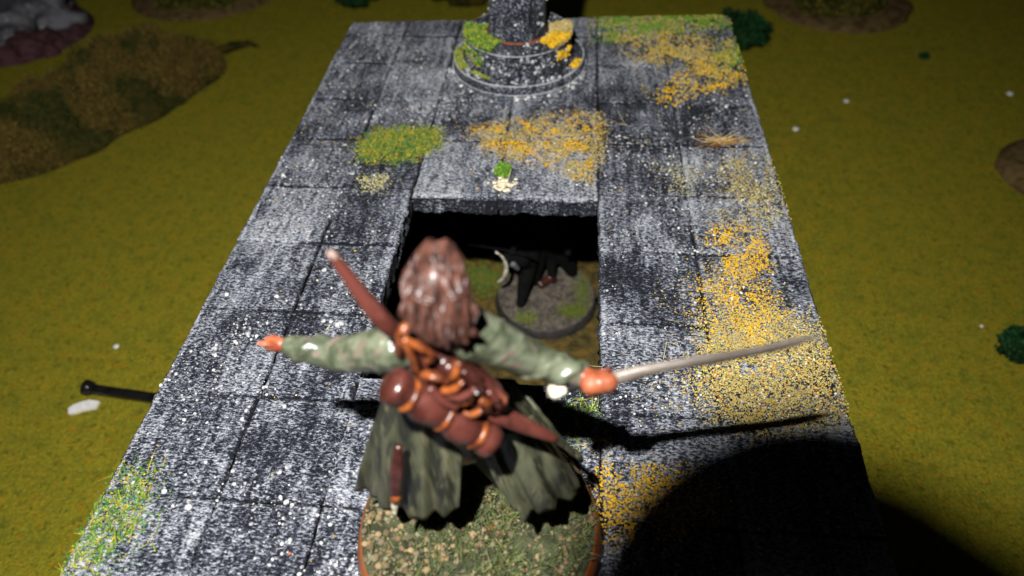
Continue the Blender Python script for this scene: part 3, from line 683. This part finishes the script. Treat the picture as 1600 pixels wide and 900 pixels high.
cap((3.19, 14.28, bz+1.9), .09, (3.19, 14.25, bz+2.15), .08, 'pit_black'); cap((3.19, 14.24, bz+2.3), .14, (3.19, 14.24, bz+2.38), .14, 'pit_black')
cap((3.19, 14.28, bz+2.32), .17, (3.19, 14.3, bz+2.46), .16, 'pit_black'); cap((3.19, 14.10, bz+2.32), .02, (3.19, 14.07, bz+2.27), .025, 'pit_black')
cap((2.96, 14.3, bz+1.85), .11, (2.78, 14.05, bz+1.45), .085, 'pit_black'); cap((2.78, 14.05, bz+1.45), .085, (2.74, 13.8, bz+1.3), .06, 'pit_black'); cap((2.74, 13.8, bz+1.3), .05, (2.73, 13.74, bz+1.28), .05, 'pit_black')
cap((3.42, 14.3, bz+1.85), .11, (3.62, 14.15, bz+1.45), .085, 'pit_black'); cap((3.62, 14.15, bz+1.45), .085, (3.6, 13.95, bz+1.2), .06, 'pit_black'); cap((3.6, 13.95, bz+1.2), .05, (3.6, 13.9, bz+1.15), .05, 'pit_black')
for hx_, hy_, hz_ in ((2.73, 13.72, bz+1.28), (3.6, 13.88, bz+1.15)):
    for i in range(4): cap((hx_-.045+.03*i, hy_, hz_+.02), .014, (hx_-.045+.03*i, hy_-.04, hz_-.02), .013, 'pit_black')
cap((3.0, 14.25, bz+1.0), .2, (2.84, 13.76, bz+.05), .085, 'pit_black'); cap((3.1, 14.4, bz+1.0), .22, (3.0, 14.3, bz+.15), .16, 'pit_black'); cap((3.3, 14.45, bz+1.), .2, (3.68, 14.5, bz+.12), .09, 'pit_black'); cap((3.16, 14.2, bz+.08), .075, (3.34, 14.36, bz+.12), .085, 'leather_paint'); cap((3.34, 14.36, bz+.12), .08, (3.3, 14.5, bz+.8), .12, 'pit_black')
build_body('body', dk, ['pit_black', 'leather_paint'], .02, 2)
cl = []
for j in range(24):
    v = j/23; ring_o, ring_i = [], []
    for i in range(41):
        q = math.pi*(.10+.8*i/40); rr = (.24+.30*v)*(1+.07*math.sin(i*.9)*v)
        x = 3.2+rr*math.cos(q)*1.1; y = 14.28+rr*math.sin(q)*.9; z = bz+2.0-1.85*v
        ring_o.append((x, y, z)); ring_i.append((3.2+(x-3.2)*.94, 14.28+(y-14.28)*.94, z))
    cl.append(ring_o+ring_i[::-1])
put('cloak', loft(cl), 'pit_black', dk)
put('spear_shaft', tube([(2.0, 13.85, bz+1.30), (2.74, 13.73, bz+1.28), (3.1, 13.66, bz+1.2)], [.022, .022, .022], 8, 1, 0), 'pit_black', dk)
ax = []
for t in np.linspace(0, 1, 20):      # crescent blade edge catching the light
    q = -1.15+2.3*t; x = 2.36+.30*math.cos(q); z = bz+1.02+.36*math.sin(q); w = .05*math.sin(t*math.pi)+.014
    ax.append([(x, 13.60, z), (x-w, 13.625, z+w*.2), (x-w*.9, 13.65, z), (x-w, 13.67, z-w*.2), (x, 13.64, z)])
put('crescent_blade', loft(ax), 'pommel_paint', dk)
put('shoulder_cloth', remesh(join([cap_bm(Z((2.62, 13.74, bz+1.12)), .10, Z((2.85, 13.88, bz+.98)), .15), cap_bm(Z((2.8, 13.9, bz+1.0)), .13, Z((2.95, 14.1, bz+.7)), .16)]), .02, 2), 'pit_black', dk)
put('cloth_highlight', bm_mesh(cap_bm(Z((2.74, 13.66, bz+1.06)), .05, Z((2.80, 13.70, bz+.94)), .04)), 'rock_grey', dk)
# ------------------------------------------------------------------ things lying on the mat
def clump_pts(c, r, n_, zmin=0., lumpy=.35, seed=0, shell=.55):
    d = rng.normal(size=(n_, 3)); d /= np.linalg.norm(d, axis=1)[:, None]
    f = np.array([1+lumpy*noise.fractal(Vector(x*2.2)+Vector((seed, 0, 0)), .8, 2, 3) for x in d])
    P_ = d*f[:, None]*rng.uniform(shell, 1, (n_, 1))*np.array(r)+np.array(c); return P_[P_[:, 2] > c[2]+zmin]
def core_mesh(c, r, seed, lumpy=.35, k_=.86, floor=None):
    v, f = ico_np(4); out = []
    for x in v:
        s_ = 1+lumpy*noise.fractal(Vector(x*2.2)+Vector((seed, 0, 0)), .8, 2, 3); q = x*s_*k_*np.array(r)+np.array(c)
        q[2] = max(q[2], MATZ-.02 if floor is None else floor); out.append(q.tolist())
    me = bpy.data.meshes.new('core'); me.from_pydata(out, [], f.tolist()); me.update(); return me
def leafy(parent, c, r, n_, cols, s, seed, coremat, name='foliage'):
    P_ = clump_pts(c, r, n_, -.1, .4, seed)
    put('foam_core', core_mesh(c, r, seed, .4), coremat, parent)
    o = put(name, scatter_mesh(name, P_, rng.uniform(*s, len(P_)), OCT, pal(cols, len(P_), .3)), 'flock', parent, False); o['kind'] = 'stuff'
def flat_base(parent, c, rx, ry, seed, mat='tan_base', h=.12, name='base'):
    pr = [(.0001, 0), (1.02, 0), (1.0, .03), (.93, h), (.6, h+.03), (.0001, h+.04)]
    bm = lathe(pr, (0, 0, 0), 72, .05, seed)
    for v in bm.verts: v.co = Z((c[0]+v.co.x*rx, c[1]+v.co.y*ry, MATZ+v.co.z))
    put(name, bm, mat, parent)
DG = [(.008, .05, .012), (.015, .075, .02), (.006, .035, .01)]
OLV = [(.055, .062, .008), (.09, .085, .010), (.03, .035, .006), (.12, .10, .012)]
YG = [(.22, .20, .01), (.16, .16, .01), (.28, .24, .015)]
# long lichen hedge at top left
hd = empty('lichen_hedge', (-7.8, 19.7, MATZ)); tag(hd, 'long brown and green lichen hedge lying on the mat at the left', 'hedge')
A0, A1 = Z((-9.4, 17.0, 0)), Z((-6.2, 22.9, 0)); dirA = (A1-A0).normalized(); nrA = Z((dirA.y, -dirA.x, 0))
V, F = [], []; nu, nv = 130, 60
hg = {}
def hedge_pt(u, v):
    w = 1.42*(1-abs(2*u-1)**3.2)**.6; w *= 1+.30*noise.noise(Z((u*6, 0, 1)))
    s_ = 2*v-1; p = A0.lerp(A1, u)+nrA*s_*w*(1+.10*noise.noise(Z((u*9, v*3, 4))))+dirA*.15*noise.noise(Z((v*4, u*2, 2)))
    prof_ = max(0, 1-abs(s_)**2.6)**.6*(1-abs(2*u-1)**5)
    z = 1.0*prof_*(1+.75*noise.fractal(Z((p.x*1.1, p.y*1.1, 0)), .8, 2, 3))+.16*noise.fractal(Z((p.x*5, p.y*5, 0)), .8, 2, 3)*prof_
    return Z((p.x, p.y, MATZ+max(z, -.02)))
for j in range(nv+1):
    for i in range(nu+1): V.append(hedge_pt(i/nu, j/nv))
for j in range(nv):
    for i in range(nu):
        a_ = j*(nu+1)+i; F.append((a_, a_+1, a_+nu+2, a_+nu+1))
me = bpy.data.meshes.new('moss'); me.from_pydata([tuple(v) for v in V], [], F); me.update()
put('foam_core', me, 'moss_core', hd)
uv = rng.random((48000, 2)); PP = np.array([hedge_pt(a_, b_)[:] for a_, b_ in uv])
nn = np.array([noise.fractal(Vector((p[0]*.9, p[1]*.9, 3)), .8, 2, 3) for p in PP]); nn2 = np.array([noise.noise(Vector((p[0]*3, p[1]*3, 8))) for p in PP])
cB = pal([(.17, .115, .022), (.12, .08, .018), (.21, .14, .03), (.09, .07, .015)], len(PP), .3); cG = pal([(.05, .055, .010), (.07, .07, .012), (.035, .042, .008)], len(PP), .3)
cc = np.where((nn+.25*nn2 > .08)[:, None], cG, cB)
PP = PP+rng.normal(0, .055, PP.shape); PP[:, 2] += .02
o = put('foliage', scatter_mesh('foliage', PP, rng.uniform(.012, .034, len(PP)), OCT, cc), 'flock', hd, False); o['kind'] = 'stuff'
tw = fibre_mesh('twigs', PP[:14000]+[0, 0, .01], .20, .005, cc[:14000]*1.15, up=.8); put('twigs', tw, 'flock', hd, False)['kind'] = 'stuff'
put('loose_tuft', tube([(-6.0, 22.8, MATZ+.15), (-5.75, 23.1, MATZ+.12), (-5.4, 23.4, MATZ+.08), (-5.1, 23.3, MATZ+.01)], [.14, .12, .08, .04], 10, 1, 4, .5, 3), 'moss_core', hd)
# rock
rk = empty('rock_outcrop', (-12.8, 24, MATZ)); tag(rk, 'grey rock piece on a purple brown base at the top left corner', 'rock')
flat_base(rk, (-12.8, 23.9), 2.35, 2.05, 5, 'purple_earth', .35)
me = core_mesh((-12.6, 23.9, MATZ+.3), (1.8, 1.5, 1.15), 11, .55, 1.0); disp(me, .09, 2.5); put('rock', me, 'rock_grey', rk)
me = core_mesh((-11.3, 22.9, MATZ+.2), (.6, .55, .4), 14, .5, 1.0); disp(me, .06, 3); put('rock', me, 'purple_earth', rk)
# scrub islands
i1 = empty('scrub_base', (-8, 26.8, MATZ)); tag(i1, 'oval sandy base with green scrub at the top edge left of the platform', 'scenery base')
flat_base(i1, (-8.0, 26.9), 2.25, 2.0, 6)
for q in ((-8.4, 26.1, .9, .7, .30), (-7.5, 26.0, .9, .7, .35), (-8.0, 26.9, 1.2, .8, .7), (-6.9, 26.5, .6, .5, .4)):
    leafy(i1, (q[0], q[1], MATZ+.15), q[2:], 1600, OLV+[(.16, .20, .02)], (.03, .06), q[0], 'moss_core')
i2 = empty('scrub_base', (11.1, 26.4, MATZ)); tag(i2, 'oval sandy base with dark olive scrub at the top edge right of the platform', 'scenery base')
flat_base(i2, (11.05, 26.45), 2.0, 2.0, 7)
for q in ((10.5, 25.8, .75, .7, .45), (11.4, 25.7, .75, .6, .5), (10.9, 27.0, 1.1, .8, 1.0), (12.0, 26.9, .6, .6, .5)):
    leafy(i2, (q[0], q[1], MATZ+.15), q[2:], 1800, OLV[:3]+[(.14, .13, .01)], (.03, .06), q[0], 'moss_core')
i3 = empty('sandy_base', (13.55, 18.2, MATZ)); tag(i3, 'pale tan sandy base cut by the right edge of the photo', 'scenery base')
flat_base(i3, (13.6, 18.15), 1.2, 1.25, 8, 'tan_base', .18)
leafy(i3, (14.0, 18.5, MATZ+.2), (.6, .6, .5), 1200, OLV, (.03, .06), 3.3, 'moss_core')
def clump(lbl, c, r, cols, n_, s, seed, cat='foliage clump', mat='green_core'):
    e = empty('foliage_clump', (c[0], c[1], MATZ)); tag(e, lbl, cat, 'loose clumps of green foliage foam'); leafy(e, (c[0], c[1], MATZ+r[2]*.55), r, n_, cols, s, seed, mat)
clump('dark green foliage clump behind the far left part of the platform', (-3.0, 26.3), (.62, .7, .45), DG, 1800, (.03, .06), 1.5)
clump('yellow green foliage clump behind the platform beside the column', (.15, 26.6), (1.25, .9, .9), YG, 3000, (.03, .06), 2.5, mat='moss_core')
clump('dark green foliage clump against the top right corner of the platform', (7.95, 24.0), (.75, .85, .42), DG, 2200, (.03, .06), 3.5)
clump('dark green foliage clump near the right edge of the photo', (10.88, 13.35), (.38, .36, .26), DG, 1100, (.02, .04), 4.5)
clump('tiny dark green foliage scrap on the mat at the upper right', (12.44, 23.1), (.13, .12, .08), DG, 200, (.02, .04), 5.5)
# black rod and white chip
rd = empty('plastic_rod', (-3.4, 11.65, MATZ)); tag(rd, 'black plastic rod with a flared end sticking out left of the platform', 'rod')
put('shaft', tube([(-3.86, 11.69, MATZ+.11), (-3.3, 11.63, MATZ+.11), (-1.0, 11.40, MATZ+.11), (.1, 11.3, MATZ+.11)], [.085, .085, .09, .09], 20, 1, 3), 'black_plastic', rd)
put('flared_end', tube([(-3.90, 11.694, MATZ+.125), (-3.945, 11.699, MATZ+.13), (-3.95, 11.70, MATZ+.13), (-3.945, 11.699, MATZ+.13), (-3.89, 11.693, MATZ+.125), (-3.80, 11.684, MATZ+.11)], [.05, .07, .115, .13, .125, .085], 20, 1, 0, .06), 'black_plastic', rd)
bm = bmesh.new(); vs = [bm.verts.new((x, y, MATZ+.01)) for x, y in ((-4.08, 11.34), (-4.03, 11.25), (-3.95, 11.27), (-3.80, 11.34), (-3.66, 11.38), (-3.65, 11.50), (-3.82, 11.52), (-3.94, 11.47), (-4.04, 11.41))]
f = bm.faces.new(vs); ex = bmesh.ops.extrude_face_region(bm, geom=[f]); bmesh.ops.translate(bm, verts=[v for v in ex['geom'] if isinstance(v, bmesh.types.BMVert)], vec=(0, 0, .05)); bmesh.ops.recalc_face_normals(bm, faces=bm.faces)
ch = put('white_chip', bm, 'white_chip_paint', None, False); tag(ch, 'flat white chip on the mat below the black rod', 'chip')
for (x, y, s_, lb) in ((13.83, 21.34, .08, 'small pale crumb on the mat near the upper right edge of the photo'), (8.6, 19.67, .075, 'small white crumb on the mat right of the straw tuft'), (-3.94, 12.63, .05, 'tiny white crumb on the mat above the black rod'), (10.45, 13.85, .03, 'tiny pale fleck on the mat left of the right hand foliage clump'), (10.0, 20.9, .07, 'pale fleck on the mat below the upper right scrub base')):
    o = put('crumb', scatter_mesh('crumb', [(x, y, MATZ+.03)], [s_], ICO2, squash=.45, jit=.1), 'white_chip_paint'); tag(o, lb, 'crumb', 'pale crumbs on the mat')
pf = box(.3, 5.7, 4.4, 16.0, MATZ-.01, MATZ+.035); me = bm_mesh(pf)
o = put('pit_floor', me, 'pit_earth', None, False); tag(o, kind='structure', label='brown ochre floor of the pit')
# green flock on the pit floor
n = 900; P = np.c_[rng.normal(2.05, .28, n), rng.normal(14.55, .2, n), np.full(n, MATZ+.045)]
o = put('pit_moss', scatter_mesh('pit_moss', P, rng.uniform(.02, .04, n), OCT, pal([(.06, .14, .02), (.10, .13, .02), (.16, .13, .02)], n)), 'flock', None, False); tag(o, 'green flock scattered on the pit floor', 'moss', kind='stuff')
# ------------------------------------------------------------------ the photographer's lens barrel behind the viewpoint, which shades the lower right
lb = empty('lens_barrel', tuple(CP-CF*.3)); tag(lb, 'black camera lens barrel held above the platform, its shadow covering the lower right corner', 'camera lens')
LC = CP-CF*.14-CR*.33+CU*.672
def lens_rings(prof, n=48):
    return loft([[LC-CF*z_+(CR*math.cos(t)+CU*math.sin(t))*r_ for t in [2*math.pi*k_/n for k_ in range(n)]] for r_, z_ in prof])
put('barrel', lens_rings([(.001, .06), (.30, .05), (.33, 0), (.40, 0), (.405, .03), (.405, .5), (.42, .52), (.42, .8), (.001, .8)]), 'black_plastic', lb)
